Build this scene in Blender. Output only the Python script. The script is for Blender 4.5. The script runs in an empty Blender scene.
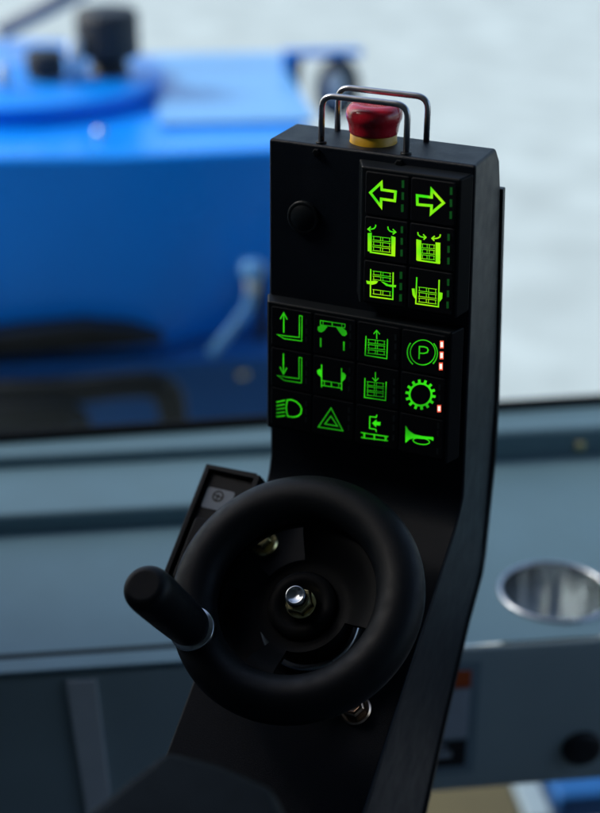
# bpy script: backlit control console in a vehicle cab
ICONS = {
 'L00': [('s',[(12.84,-105.71),(12.75,-94.38)],0.63,False),('s',[(10.67,-97.98),(12.75,-93.98),(14.88,-97.54)],0.63,False),('s',[(9.01,-107.49),(14.47,-107.41),(22.29,-106.79),(22.13,-93.93),(23.72,-93.95),(23.71,-108.72),(13.27,-109.21)],0.45,True),('d',[(25.72,-95.36),(26.9,-95.15),(26.95,-98.47),(25.77,-98.68)]),('d',[(25.8,-100.74),(26.98,-100.53),(27.04,-103.87),(25.84,-104.08)]),('d',[(25.67,-105.69),(26.86,-105.48),(26.91,-108.83),(25.72,-109.05)])],
 'L01': [('s',[(12.74,-118.22),(12.83,-130.34)],0.63,False),('s',[(10.66,-126.69),(12.83,-130.75),(14.94,-126.39)],0.63,False),('s',[(9.16,-132.27),(14.68,-132.13),(22.4,-131.66),(22.24,-118.76),(23.85,-118.76),(23.85,-133.92),(13.47,-134.4)],0.45,True),('d',[(26.08,-120.05),(27.28,-119.83),(27.33,-123.23),(26.12,-123.46)]),('d',[(26.05,-125.59),(27.26,-125.36),(27.31,-128.78),(26.1,-129.02)]),('d',[(26.03,-130.65),(27.23,-130.42),(27.29,-133.86),(26.08,-134.1)])],
 'L02': [('s',[(15.31,-146.07),(17.87,-145.45),(20.74,-146.01),(23.01,-147.62),(24.16,-149.87),(23.69,-152.87),(21.87,-154.9),(19.01,-156.01),(15.71,-156.17),(14.97,-153.61),(14.74,-150.54)],0.68,True),('s',[(8.64,-148.86),(13.98,-146.54)],0.72,False),('s',[(8.65,-151.14),(13.8,-149.06)],0.72,False),('s',[(8.66,-153.33),(14.02,-151.41)],0.72,False),('s',[(8.67,-155.62),(13.84,-153.84)],0.72,False),('s',[(8.69,-157.82),(14.06,-156.09)],0.72,False),('d',[(26.22,-144.4),(27.44,-144.15),(27.49,-147.64),(26.27,-147.89)]),('d',[(26.2,-149.56),(27.42,-149.31),(27.47,-152.82),(26.25,-153.07)]),('d',[(26.16,-154.23),(27.38,-153.98),(27.44,-157.5),(26.21,-157.76)])],
 'L10': [('s',[(34.59,-94.69),(49.04,-94.29),(48.9,-96.45),(34.64,-97.22)],0.5,True),('s',[(36.16,-94.65),(36.22,-97.34)],0.36,False),('s',[(41.55,-94.51),(41.6,-97.08)],0.72,False),('s',[(47.1,-94.36),(47.16,-96.82)],0.36,False),('f',[(33.09,-98.66),(34.74,-97.59),(36.41,-97.1),(38.97,-97.43),(36.87,-100.34),(35.51,-101.47),(33.93,-101.45),(33.02,-100.24)]),('f',[(43.85,-96.96),(47.54,-96.5),(49.91,-98.02),(50.35,-99.89),(49.03,-101.29),(47.47,-101.18),(45.46,-99.01)]),('s',[(34.98,-104.8),(35.08,-110.11)],0.9,False),('s',[(48.63,-104.5),(48.76,-109.77)],0.9,False),('d',[(51.56,-94.24),(52.71,-94.03),(52.8,-97.31),(51.65,-97.52)]),('d',[(51.59,-99.08),(52.75,-98.87),(52.85,-102.17),(51.69,-102.38)]),('d',[(51.65,-104.44),(52.81,-104.23),(52.9,-107.54),(51.74,-107.75)])],
 'L11': [('s',[(35.78,-120.53),(36.05,-134.18)],0.63,False),('s',[(47.66,-120.48),(48.0,-133.65)],0.63,False),('s',[(35.96,-130.05),(47.9,-129.74),(47.97,-132.45),(36.02,-132.97)],0.45,True),('s',[(37.66,-130.0),(37.72,-132.91)],0.36,False),('s',[(41.85,-129.89),(41.91,-132.77)],0.72,False),('s',[(46.22,-129.77),(46.29,-132.62)],0.36,False),('f',[(33.16,-124.64),(34.74,-123.23),(35.75,-124.14),(36.29,-126.35),(36.35,-129.06),(35.22,-127.87),(33.4,-126.4)]),('f',[(47.72,-122.66),(49.41,-123.04),(50.42,-124.34),(49.89,-126.45),(48.55,-128.11),(47.58,-128.7)]),('d',[(51.66,-119.22),(52.83,-119.0),(52.93,-122.36),(51.75,-122.59)]),('d',[(51.71,-124.69),(52.89,-124.47),(52.98,-127.85),(51.81,-128.08)]),('d',[(51.67,-130.21),(52.85,-129.98),(52.94,-133.38),(51.76,-133.62)])],
 'L12': [('s',[(42.0,-145.73),(49.33,-158.23),(34.59,-158.93)],0.63,True),('s',[(42.01,-150.66),(46.06,-156.01),(38.5,-156.24)],0.63,True),('d',[(52.03,-143.29),(53.21,-143.05),(53.31,-146.5),(52.12,-146.74)]),('d',[(52.07,-148.39),(53.25,-148.15),(53.35,-151.61),(52.16,-151.86)]),('d',[(52.12,-154.03),(53.31,-153.78),(53.41,-157.26),(52.21,-157.51)])],
 'L20': [('s',[(67.49,-99.62),(67.32,-94.98)],0.55,False),('s',[(65.6,-96.98),(67.31,-94.66),(69.16,-96.56)],0.55,False),('s',[(61.34,-98.92),(61.18,-110.21),(73.67,-109.93),(73.64,-98.51)],0.55,False),('s',[(62.35,-100.66),(67.35,-100.26)],0.27,False),('s',[(62.42,-102.68),(67.43,-102.28)],0.27,False),('s',[(62.88,-100.67),(62.94,-102.58)],0.27,False),('s',[(66.83,-100.46),(66.9,-102.37)],0.27,False),('s',[(67.46,-100.3),(72.44,-99.91)],0.27,False),('s',[(67.53,-102.32),(72.52,-101.92)],0.27,False),('s',[(67.99,-100.31),(68.06,-102.22)],0.27,False),('s',[(71.92,-100.11),(71.99,-102.01)],0.27,False),('s',[(62.45,-103.63),(67.46,-103.23)],0.27,False),('s',[(62.52,-105.66),(67.53,-105.25)],0.27,False),('s',[(62.98,-103.64),(63.04,-105.56)],0.27,False),('s',[(66.94,-103.43),(67.01,-105.35)],0.27,False),('s',[(67.57,-103.27),(72.55,-102.87)],0.27,False),('s',[(67.64,-105.29),(72.63,-104.89)],0.27,False),('s',[(68.09,-103.28),(68.16,-105.19)],0.27,False),('s',[(72.03,-103.07),(72.11,-104.98)],0.27,False),('s',[(62.55,-106.62),(67.57,-106.21)],0.27,False),('s',[(62.62,-108.65),(67.64,-108.24)],0.27,False),('s',[(63.08,-106.63),(63.14,-108.55)],0.27,False),('s',[(67.05,-106.41),(67.11,-108.33)],0.27,False),('s',[(67.67,-106.25),(72.67,-105.84)],0.27,False),('s',[(67.75,-108.27),(72.74,-107.86)],0.27,False),('s',[(68.2,-106.26),(68.27,-108.18)],0.27,False),('s',[(72.15,-106.04),(72.22,-107.96)],0.27,False),('d',[(77.47,-94.97),(78.71,-94.74),(78.85,-98.31),(77.61,-98.54)]),('d',[(77.68,-100.22),(78.92,-99.99),(79.07,-103.58),(77.83,-103.81)]),('d',[(77.82,-106.05),(79.06,-105.82),(79.21,-109.43),(77.97,-109.66)])],
 'L21': [('s',[(67.44,-119.07),(67.62,-124.05)],0.55,False),('s',[(65.75,-122.56),(67.63,-124.49),(69.36,-122.19)],0.55,False),('s',[(61.51,-123.7),(61.56,-135.25),(73.88,-134.67),(73.88,-123.49)],0.55,False),('s',[(62.64,-125.56),(67.6,-125.11)],0.27,False),('s',[(62.71,-127.63),(67.68,-127.18)],0.27,False),('s',[(63.18,-125.57),(63.24,-127.53)],0.27,False),('s',[(67.08,-125.32),(67.15,-127.28)],0.27,False),('s',[(67.71,-125.15),(72.65,-124.7)],0.27,False),('s',[(67.78,-127.22),(72.73,-126.76)],0.27,False),('s',[(68.25,-125.16),(68.32,-127.11)],0.27,False),('s',[(72.12,-124.91),(72.2,-126.87)],0.27,False),('s',[(62.74,-128.51),(67.71,-128.05)],0.27,False),('s',[(62.81,-130.59),(67.78,-130.12)],0.27,False),('s',[(63.28,-128.51),(63.34,-130.48)],0.27,False),('s',[(67.18,-128.26),(67.25,-130.23)],0.27,False),('s',[(67.82,-128.09),(72.76,-127.63)],0.27,False),('s',[(67.89,-130.16),(72.84,-129.7)],0.27,False),('s',[(68.35,-128.09),(68.42,-130.06)],0.27,False),('s',[(72.24,-127.84),(72.31,-129.8)],0.27,False),('s',[(62.84,-131.46),(67.81,-130.99)],0.27,False),('s',[(62.91,-133.55),(67.89,-133.07)],0.27,False),('s',[(63.38,-131.47),(63.44,-133.44)],0.27,False),('s',[(67.28,-131.21),(67.35,-133.18)],0.27,False),('s',[(67.92,-131.03),(72.87,-130.57)],0.27,False),('s',[(67.99,-133.11),(72.95,-132.64)],0.27,False),('s',[(68.46,-131.04),(68.53,-133.01)],0.27,False),('s',[(72.35,-130.78),(72.42,-132.75)],0.27,False),('d',[(77.79,-120.88),(79.05,-120.64),(79.2,-124.31),(77.94,-124.55)]),('d',[(77.91,-126.3),(79.17,-126.06),(79.32,-129.74),(78.06,-129.99)]),('d',[(78.02,-131.75),(79.29,-131.5),(79.44,-135.21),(78.17,-135.46)])],
 'L22': [('s',[(69.2,-144.27),(68.93,-145.88),(65.16,-146.21),(65.19,-153.39),(68.87,-153.3),(69.25,-154.79)],0.59,False),('f',[(66.59,-149.95),(69.09,-147.19),(69.14,-148.53),(71.5,-148.26),(71.36,-150.31),(69.1,-150.66),(68.93,-151.93)]),('s',[(62.04,-156.99),(75.25,-156.23),(75.02,-158.76),(62.03,-159.94)],0.59,True),('s',[(62.47,-156.57),(62.58,-160.17)],0.4,False),('s',[(68.11,-156.26),(68.24,-159.79)],0.89,False),('s',[(74.38,-155.92),(74.51,-159.37)],0.4,False),('s',[(60.29,-156.91),(62.04,-156.99)],0.59,False),('s',[(60.39,-159.84),(62.03,-159.94)],0.59,False),('s',[(75.25,-156.23),(76.32,-156.12)],0.59,False),('s',[(75.02,-158.76),(76.21,-158.73)],0.59,False),('d',[(78.36,-142.72),(79.63,-142.46),(79.79,-146.21),(78.51,-146.47)]),('d',[(78.48,-148.26),(79.75,-148.0),(79.91,-151.76),(78.63,-152.03)]),('d',[(78.62,-154.39),(79.9,-154.12),(80.05,-157.91),(78.78,-158.19)])],
 'L30': [('s',[(100.68,-101.29),(100.64,-102.55),(100.39,-103.8),(99.94,-105.02),(99.3,-106.17),(98.49,-107.21),(97.54,-108.11),(96.47,-108.85),(95.32,-109.39),(94.11,-109.73),(92.9,-109.85),(91.71,-109.75),(90.58,-109.42),(89.54,-108.89),(88.64,-108.17),(87.89,-107.27),(87.32,-106.23),(86.95,-105.09),(86.79,-103.86),(86.84,-102.6),(87.1,-101.34),(87.56,-100.11),(88.21,-98.97),(89.03,-97.94),(89.99,-97.04),(91.06,-96.32),(92.21,-95.79),(93.41,-95.47),(94.61,-95.36),(95.79,-95.47),(96.91,-95.79),(97.93,-96.32),(98.82,-97.03),(99.57,-97.92),(100.13,-98.94),(100.51,-100.08)],0.55,True),('s',[(88.55,-110.39),(87.64,-109.69),(86.85,-108.85),(86.19,-107.89),(85.69,-106.83),(85.34,-105.68),(85.16,-104.47),(85.15,-103.23),(85.3,-101.98),(85.62,-100.74),(86.1,-99.53),(86.73,-98.39)],0.69,False),('s',[(99.54,-96.29),(100.28,-97.08),(100.9,-97.98),(101.38,-98.98),(101.71,-100.06),(101.89,-101.2),(101.92,-102.37),(101.78,-103.55),(101.49,-104.73),(101.05,-105.87),(100.47,-106.96),(99.75,-107.98)],0.69,False),('s',[(91.9,-106.74),(91.76,-99.56),(94.31,-99.2),(96.07,-99.51),(96.75,-100.65),(96.21,-102.12),(94.5,-102.96),(91.94,-103.33)],0.74,False),('r',[(102.89,-94.17),(105.01,-93.79),(105.25,-98.14),(103.13,-98.53)]),('r',[(103.13,-100.31),(105.24,-99.92),(105.49,-104.3),(103.36,-104.7)]),('r',[(103.06,-106.66),(105.19,-106.26),(105.43,-110.67),(103.3,-111.08)])],
 'L31': [('s',[(99.91,-125.99),(99.87,-127.12),(99.65,-128.26),(99.25,-129.37),(98.68,-130.42),(97.95,-131.37),(97.1,-132.19),(96.14,-132.87),(95.11,-133.37),(94.04,-133.69),(92.95,-133.81),(91.89,-133.73),(90.88,-133.45),(89.96,-132.98),(89.15,-132.33),(88.48,-131.53),(87.97,-130.59),(87.64,-129.56),(87.49,-128.45),(87.54,-127.3),(87.77,-126.16),(88.18,-125.05),(88.76,-124.0),(89.49,-123.06),(90.35,-122.24),(91.31,-121.58),(92.34,-121.08),(93.41,-120.78),(94.49,-120.67),(95.54,-120.75),(96.54,-121.03),(97.45,-121.5),(98.25,-122.14),(98.92,-122.94),(99.42,-123.86),(99.76,-124.89)],1.09,True),('f',[(100.22,-126.04),(102.28,-126.0),(102.16,-127.55),(100.09,-127.72)]),('f',[(99.68,-129.1),(101.44,-130.02),(100.7,-131.45),(98.87,-130.65)]),('f',[(97.96,-131.8),(99.06,-133.5),(97.84,-134.54),(96.64,-132.92)]),('f',[(95.39,-133.6),(95.61,-135.76),(94.15,-136.19),(93.81,-134.06)]),('f',[(92.48,-134.13),(91.77,-136.32),(90.36,-136.05),(90.96,-133.84)]),('f',[(89.81,-133.29),(88.3,-135.07),(87.23,-134.15),(88.65,-132.3)]),('f',[(87.91,-131.24),(85.92,-132.25),(85.4,-130.87),(87.35,-129.75)]),('f',[(87.18,-128.39),(85.09,-128.44),(85.23,-126.88),(87.33,-126.71)]),('f',[(87.74,-125.32),(85.97,-124.39),(86.74,-122.97),(88.56,-123.77)]),('f',[(89.49,-122.63),(88.39,-120.93),(89.62,-119.92),(90.82,-121.53)]),('f',[(92.06,-120.86),(91.85,-118.73),(93.3,-118.32),(93.64,-120.41)]),('f',[(94.96,-120.35),(95.65,-118.21),(97.04,-118.48),(96.46,-120.65)]),('f',[(97.6,-121.19),(99.07,-119.46),(100.13,-120.36),(98.74,-122.17)]),('f',[(99.48,-123.22),(101.43,-122.24),(101.95,-123.59),(100.04,-124.69)]),('r',[(103.46,-131.35),(105.61,-130.92),(105.85,-135.23),(103.69,-135.67)]),('d',[(103.48,-119.14),(104.7,-118.9),(104.9,-122.52),(103.67,-122.76)]),('d',[(103.71,-125.34),(104.93,-125.1),(105.13,-128.74),(103.9,-128.98)])],
 'L32': [('f',[(86.02,-147.47),(86.58,-148.02),(88.05,-149.94),(91.09,-151.53),(95.86,-151.64),(102.25,-150.95),(102.37,-153.15),(100.66,-152.62),(95.95,-153.4),(91.21,-153.96),(88.6,-155.19),(86.99,-157.33),(86.36,-157.58)]),('s',[(100.23,-154.5),(99.9,-155.17),(99.05,-155.81),(97.76,-156.33),(96.2,-156.68),(94.55,-156.8),(93.01,-156.68),(91.77,-156.34),(90.98,-155.82),(90.73,-155.18),(91.06,-154.5),(91.93,-153.86),(93.22,-153.34),(94.78,-153.0),(96.43,-152.89),(97.96,-153.0),(99.19,-153.34),(99.98,-153.86)],0.5,True),('d',[(103.87,-141.88),(105.1,-141.62),(105.3,-145.32),(104.06,-145.58)]),('d',[(103.9,-146.5),(105.14,-146.24),(105.35,-149.96),(104.1,-150.22)]),('d',[(104.27,-157.31),(105.52,-157.04),(105.72,-160.8),(104.47,-161.07)])],
 'U00': [('s',[(61.1,-19.22),(66.93,-13.12),(67.29,-16.78),(74.83,-16.82),(74.6,-21.73),(67.14,-21.7),(67.18,-25.76)],1.41,True),('g',[(77.87,-10.4),(79.27,-10.21),(79.45,-14.18),(78.05,-14.37)]),('g',[(78.04,-16.7),(79.44,-16.51),(79.62,-20.5),(78.21,-20.7)]),('g',[(78.09,-23.06),(79.5,-22.86),(79.68,-26.89),(78.27,-27.09)])],
 'U01': [('s',[(64.67,-35.94),(64.6,-37.04),(63.75,-38.14),(62.43,-38.66),(60.88,-38.89)],0.65,False),('s',[(61.94,-37.43),(60.43,-38.96),(62.03,-40.03)],0.65,False),('s',[(71.43,-35.93),(71.6,-37.31),(72.63,-38.25),(73.97,-38.48),(75.29,-38.39)],0.65,False),('s',[(74.12,-36.94),(75.83,-38.31),(74.24,-39.74)],0.65,False),('f',[(60.39,-41.15),(62.61,-40.49),(62.96,-50.87),(60.72,-50.99)]),('f',[(73.5,-40.72),(75.84,-41.03),(76.05,-51.49),(73.92,-51.16)]),('s',[(61.85,-51.26),(76.03,-51.16)],0.86,False),('s',[(63.23,-42.36),(68.18,-42.16)],0.31,False),('s',[(63.3,-44.33),(68.25,-44.11)],0.31,False),('s',[(63.79,-42.39),(63.85,-44.24)],0.31,False),('s',[(67.63,-42.35),(67.7,-44.2)],0.31,False),('s',[(68.29,-42.2),(73.22,-42.0)],0.31,False),('s',[(68.37,-44.16),(73.3,-43.95)],0.31,False),('s',[(68.85,-42.23),(68.92,-44.08)],0.31,False),('s',[(72.68,-42.19),(72.75,-44.03)],0.31,False),('s',[(63.33,-45.2),(68.29,-44.98)],0.31,False),('s',[(63.4,-47.17),(68.36,-46.94)],0.31,False),('s',[(63.89,-45.22),(63.95,-47.08)],0.31,False),('s',[(67.74,-45.18),(67.81,-47.03)],0.31,False),('s',[(68.4,-45.03),(73.34,-44.82)],0.31,False),('s',[(68.47,-46.99),(73.41,-46.77)],0.31,False),('s',[(68.96,-45.06),(69.03,-46.91)],0.31,False),('s',[(72.79,-45.01),(72.86,-46.86)],0.31,False),('s',[(63.43,-48.04),(68.39,-47.82)],0.31,False),('s',[(63.49,-50.01),(68.47,-49.79)],0.31,False),('s',[(63.99,-48.07),(64.05,-49.93)],0.31,False),('s',[(67.84,-48.01),(67.91,-49.87)],0.31,False),('s',[(68.51,-47.87),(73.45,-47.64)],0.31,False),('s',[(68.58,-49.83),(73.53,-49.61)],0.31,False),('s',[(69.06,-47.89),(69.13,-49.75)],0.31,False),('s',[(72.9,-47.84),(72.98,-49.69)],0.31,False),('g',[(78.54,-34.67),(79.85,-34.48),(80.0,-38.13),(78.7,-38.32)]),('g',[(78.7,-40.93),(80.01,-40.73),(80.17,-44.4),(78.86,-44.6)]),('g',[(78.86,-47.22),(80.17,-47.02),(80.33,-50.72),(79.02,-50.92)])],
 'U02': [('s',[(62.74,-60.67),(63.03,-75.93),(75.69,-75.5),(75.3,-60.45)],0.7,False),('s',[(63.89,-61.49),(69.01,-61.28)],0.31,False),('s',[(63.96,-63.38),(69.08,-63.16)],0.31,False),('s',[(64.46,-61.51),(64.52,-63.29)],0.31,False),('s',[(68.45,-61.48),(68.52,-63.25)],0.31,False),('s',[(69.12,-61.33),(74.21,-61.12)],0.31,False),('s',[(69.19,-63.22),(74.29,-63.0)],0.31,False),('s',[(69.68,-61.35),(69.75,-63.13)],0.31,False),('s',[(73.66,-61.32),(73.73,-63.09)],0.31,False),('s',[(63.99,-64.27),(69.11,-64.05)],0.31,False),('s',[(64.06,-66.17),(69.18,-65.94)],0.31,False),('s',[(64.56,-64.29),(64.62,-66.08)],0.31,False),('s',[(68.56,-64.25),(68.62,-66.03)],0.31,False),('s',[(69.23,-64.1),(74.32,-63.88)],0.31,False),('s',[(69.3,-65.99),(74.4,-65.77)],0.31,False),('s',[(69.79,-64.13),(69.86,-65.9)],0.31,False),('s',[(73.77,-64.08),(73.84,-65.86)],0.31,False),('s',[(64.25,-71.76),(69.39,-71.52)],0.31,False),('s',[(64.33,-74.12),(69.48,-73.88)],0.31,False),('s',[(64.82,-71.78),(64.9,-74.03)],0.31,False),('s',[(68.83,-71.73),(68.92,-73.97)],0.31,False),('s',[(69.51,-71.58),(74.62,-71.34)],0.31,False),('s',[(69.59,-73.93),(74.72,-73.68)],0.31,False),('s',[(70.07,-71.6),(70.16,-73.84)],0.31,False),('s',[(74.07,-71.54),(74.16,-73.78)],0.31,False),('f',[(60.47,-67.31),(62.74,-67.39),(64.97,-66.58),(67.24,-66.66),(66.16,-68.18),(63.93,-69.11),(60.98,-69.03)]),('f',[(68.81,-66.41),(70.84,-66.63),(73.12,-67.49),(77.37,-67.13),(77.19,-68.39),(74.51,-68.61),(71.81,-68.38)]),('g',[(78.94,-59.42),(80.48,-59.18),(80.65,-63.14),(79.11,-63.39)]),('g',[(79.09,-65.62),(80.64,-65.37),(80.81,-69.36),(79.26,-69.62)]),('g',[(79.24,-71.87),(80.8,-71.61),(80.97,-75.63),(79.41,-75.89)])],
 'U10': [('s',[(86.55,-17.22),(94.28,-17.1),(94.18,-13.13),(100.79,-19.14),(94.5,-25.52),(94.51,-21.5),(86.89,-21.93)],1.41,True),('g',[(103.65,-10.6),(105.01,-10.42),(105.24,-14.34),(103.88,-14.53)]),('g',[(103.9,-16.82),(105.27,-16.64),(105.5,-20.59),(104.13,-20.78)]),('g',[(104.15,-23.09),(105.52,-22.9),(105.75,-26.88),(104.38,-27.07)])],
 'U11': [('s',[(87.8,-36.54),(88.09,-37.9),(89.32,-38.69),(90.63,-38.82),(91.93,-38.73)],0.65,False),('s',[(90.77,-37.29),(92.36,-38.66),(91.13,-40.04)],0.65,False),('s',[(100.0,-35.91),(99.85,-37.22),(98.61,-38.16),(97.12,-38.6),(95.84,-38.79)],0.65,False),('s',[(97.05,-37.21),(95.62,-38.72),(96.97,-39.8)],0.65,False),('f',[(87.22,-40.41),(89.96,-40.64),(90.47,-51.0),(87.77,-51.86)]),('f',[(97.66,-40.56),(100.24,-40.39),(100.75,-51.79),(98.23,-51.31)]),('s',[(88.19,-51.57),(100.41,-51.41)],0.86,False),('s',[(90.16,-42.45),(93.79,-42.22)],0.31,False),('s',[(90.26,-44.5),(93.89,-44.26)],0.31,False),('s',[(90.7,-42.48),(90.8,-44.41)],0.31,False),('s',[(93.26,-42.41),(93.36,-44.34)],0.31,False),('s',[(93.9,-42.26),(97.52,-42.03)],0.31,False),('s',[(94.01,-44.3),(97.63,-44.06)],0.31,False),('s',[(94.45,-42.28),(94.54,-44.22)],0.31,False),('s',[(96.99,-42.22),(97.09,-44.15)],0.31,False),('s',[(90.3,-45.36),(93.94,-45.12)],0.31,False),('s',[(90.4,-47.41),(94.04,-47.17)],0.31,False),('s',[(90.85,-45.38),(90.94,-47.33)],0.31,False),('s',[(93.4,-45.31),(93.5,-47.25)],0.31,False),('s',[(94.05,-45.16),(97.67,-44.92)],0.31,False),('s',[(94.15,-47.21),(97.78,-46.97)],0.31,False),('s',[(94.59,-45.18),(94.69,-47.12)],0.31,False),('s',[(97.14,-45.11),(97.24,-47.05)],0.31,False),('s',[(90.44,-48.28),(94.09,-48.03)],0.31,False),('s',[(90.54,-50.33),(94.19,-50.09)],0.31,False),('s',[(90.99,-48.3),(91.09,-50.25)],0.31,False),('s',[(93.55,-48.22),(93.65,-50.17)],0.31,False),('s',[(94.2,-48.07),(97.83,-47.83)],0.31,False),('s',[(94.3,-50.12),(97.94,-49.88)],0.31,False),('s',[(94.74,-48.09),(94.84,-50.04)],0.31,False),('s',[(97.3,-48.02),(97.4,-49.96)],0.31,False),('g',[(103.81,-35.03),(105.09,-34.84),(105.29,-38.44),(104.02,-38.64)]),('g',[(104.17,-41.4),(105.45,-41.21),(105.66,-44.84),(104.38,-45.04)]),('g',[(104.42,-47.63),(105.7,-47.43),(105.91,-51.08),(104.62,-51.29)])],
 'U12': [('s',[(88.42,-61.0),(88.57,-75.69),(101.05,-75.36),(100.68,-60.45)],0.7,False),('s',[(89.56,-66.25),(94.56,-66.02)],0.31,False),('s',[(89.66,-68.35),(94.67,-68.12)],0.31,False),('s',[(90.11,-66.27),(90.21,-68.26)],0.31,False),('s',[(94.02,-66.22),(94.12,-68.21)],0.31,False),('s',[(94.68,-66.08),(99.66,-65.85)],0.31,False),('s',[(94.78,-68.17),(99.77,-67.94)],0.31,False),('s',[(95.23,-66.1),(95.33,-68.08)],0.31,False),('s',[(99.12,-66.05),(99.23,-68.03)],0.31,False),('s',[(89.7,-69.23),(94.71,-69.0)],0.31,False),('s',[(89.8,-71.34),(94.82,-71.1)],0.31,False),('s',[(90.25,-69.25),(90.35,-71.24)],0.31,False),('s',[(94.17,-69.2),(94.27,-71.19)],0.31,False),('s',[(94.83,-69.05),(99.82,-68.82)],0.31,False),('s',[(94.93,-71.15),(99.93,-70.91)],0.31,False),('s',[(95.38,-69.07),(95.48,-71.06)],0.31,False),('s',[(99.28,-69.02),(99.38,-71.01)],0.31,False),('s',[(89.84,-72.22),(94.87,-71.98)],0.31,False),('s',[(89.95,-74.33),(94.97,-74.09)],0.31,False),('s',[(90.4,-72.24),(90.5,-74.24)],0.31,False),('s',[(94.32,-72.19),(94.42,-74.18)],0.31,False),('s',[(94.98,-72.04),(99.98,-71.8)],0.31,False),('s',[(95.09,-74.14),(100.09,-73.9)],0.31,False),('s',[(95.53,-72.06),(95.63,-74.05)],0.31,False),('s',[(99.44,-72.0),(99.54,-73.99)],0.31,False),('f',[(86.08,-67.6),(87.62,-67.35),(88.11,-70.84),(88.88,-72.95),(87.87,-72.67),(86.68,-71.07)]),('f',[(101.26,-67.09),(103.01,-67.24),(102.97,-70.36),(101.55,-72.6)]),('g',[(104.96,-59.21),(106.25,-59.0),(106.46,-62.7),(105.17,-62.91)]),('g',[(105.2,-65.44),(106.5,-65.23),(106.71,-68.95),(105.41,-69.17)]),('g',[(105.33,-71.62),(106.63,-71.4),(106.85,-75.15),(105.54,-75.38)])],
}
import bpy, bmesh, math, random
from mathutils import Vector, Matrix
random.seed(4)
C = bpy.context.scene.collection
MM = 0.001
# ------------------------------------------------------------------ materials
def mat(name, col, rough=.5, metal=0, bump=0, bscale=900, coat=0, var=0, vscale=30, spec=.5, rvar=0, emit=None, estr=0, speck=None):
    m = bpy.data.materials.new(name); m.use_nodes = True
    nt = m.node_tree; b = nt.nodes['Principled BSDF']
    b.inputs['Base Color'].default_value = (*col, 1); b.inputs['Roughness'].default_value = rough
    b.inputs['Metallic'].default_value = metal; b.inputs['Specular IOR Level'].default_value = spec
    b.inputs['Coat Weight'].default_value = coat; b.inputs['Coat Roughness'].default_value = .08
    tc = nt.nodes.new('ShaderNodeTexCoord')
    def noise(scale, detail=4):
        n = nt.nodes.new('ShaderNodeTexNoise'); n.inputs['Scale'].default_value = scale; n.inputs['Detail'].default_value = detail
        nt.links.new(tc.outputs['Object'], n.inputs['Vector']); return n
    if bump:
        n = noise(bscale); bp = nt.nodes.new('ShaderNodeBump'); bp.inputs['Strength'].default_value = bump
        bp.inputs['Distance'].default_value = .0006
        nt.links.new(n.outputs['Fac'], bp.inputs['Height']); nt.links.new(bp.outputs['Normal'], b.inputs['Normal'])
    if var:
        n = noise(vscale); mr = nt.nodes.new('ShaderNodeMix'); mr.data_type = 'RGBA'
        mr.inputs['A'].default_value = (*[c*(1-var) for c in col], 1); mr.inputs['B'].default_value = (*[min(1, c*(1+var)) for c in col], 1)
        rp = nt.nodes.new('ShaderNodeMapRange'); rp.inputs['From Min'].default_value = .3; rp.inputs['From Max'].default_value = .7
        nt.links.new(n.outputs['Fac'], rp.inputs['Value']); nt.links.new(rp.outputs['Result'], mr.inputs['Factor'])
        nt.links.new(mr.outputs['Result'], b.inputs['Base Color'])
    if rvar:
        n = noise(vscale*2.3, 6); rp = nt.nodes.new('ShaderNodeMapRange'); rp.inputs['From Min'].default_value = .3; rp.inputs['From Max'].default_value = .7
        rp.inputs['To Min'].default_value = rough-rvar; rp.inputs['To Max'].default_value = rough+rvar
        nt.links.new(n.outputs['Fac'], rp.inputs['Value']); nt.links.new(rp.outputs['Result'], b.inputs['Roughness'])
    if emit:
        b.inputs['Emission Color'].default_value = (*emit, 1); b.inputs['Emission Strength'].default_value = estr
    return m
def symbol_mat(name, c1, c2, strength, scale):
    m = mat(name, (.01,.02,.01), .4); nt = m.node_tree; b = nt.nodes['Principled BSDF']
    g = nt.nodes.new('ShaderNodeNewGeometry'); n = nt.nodes.new('ShaderNodeTexNoise'); n.inputs['Scale'].default_value = scale; n.inputs['Detail'].default_value = 1
    nt.links.new(g.outputs['Position'], n.inputs['Vector'])
    rp = nt.nodes.new('ShaderNodeMapRange'); rp.inputs['From Min'].default_value = .35; rp.inputs['From Max'].default_value = .65
    nt.links.new(n.outputs['Fac'], rp.inputs['Value'])
    mx = nt.nodes.new('ShaderNodeMix'); mx.data_type = 'RGBA'; mx.inputs['A'].default_value = (*c1,1); mx.inputs['B'].default_value = (*c2,1)
    nt.links.new(rp.outputs['Result'], mx.inputs['Factor']); nt.links.new(mx.outputs['Result'], b.inputs['Emission Color'])
    b.inputs['Emission Strength'].default_value = strength
    return m
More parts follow.
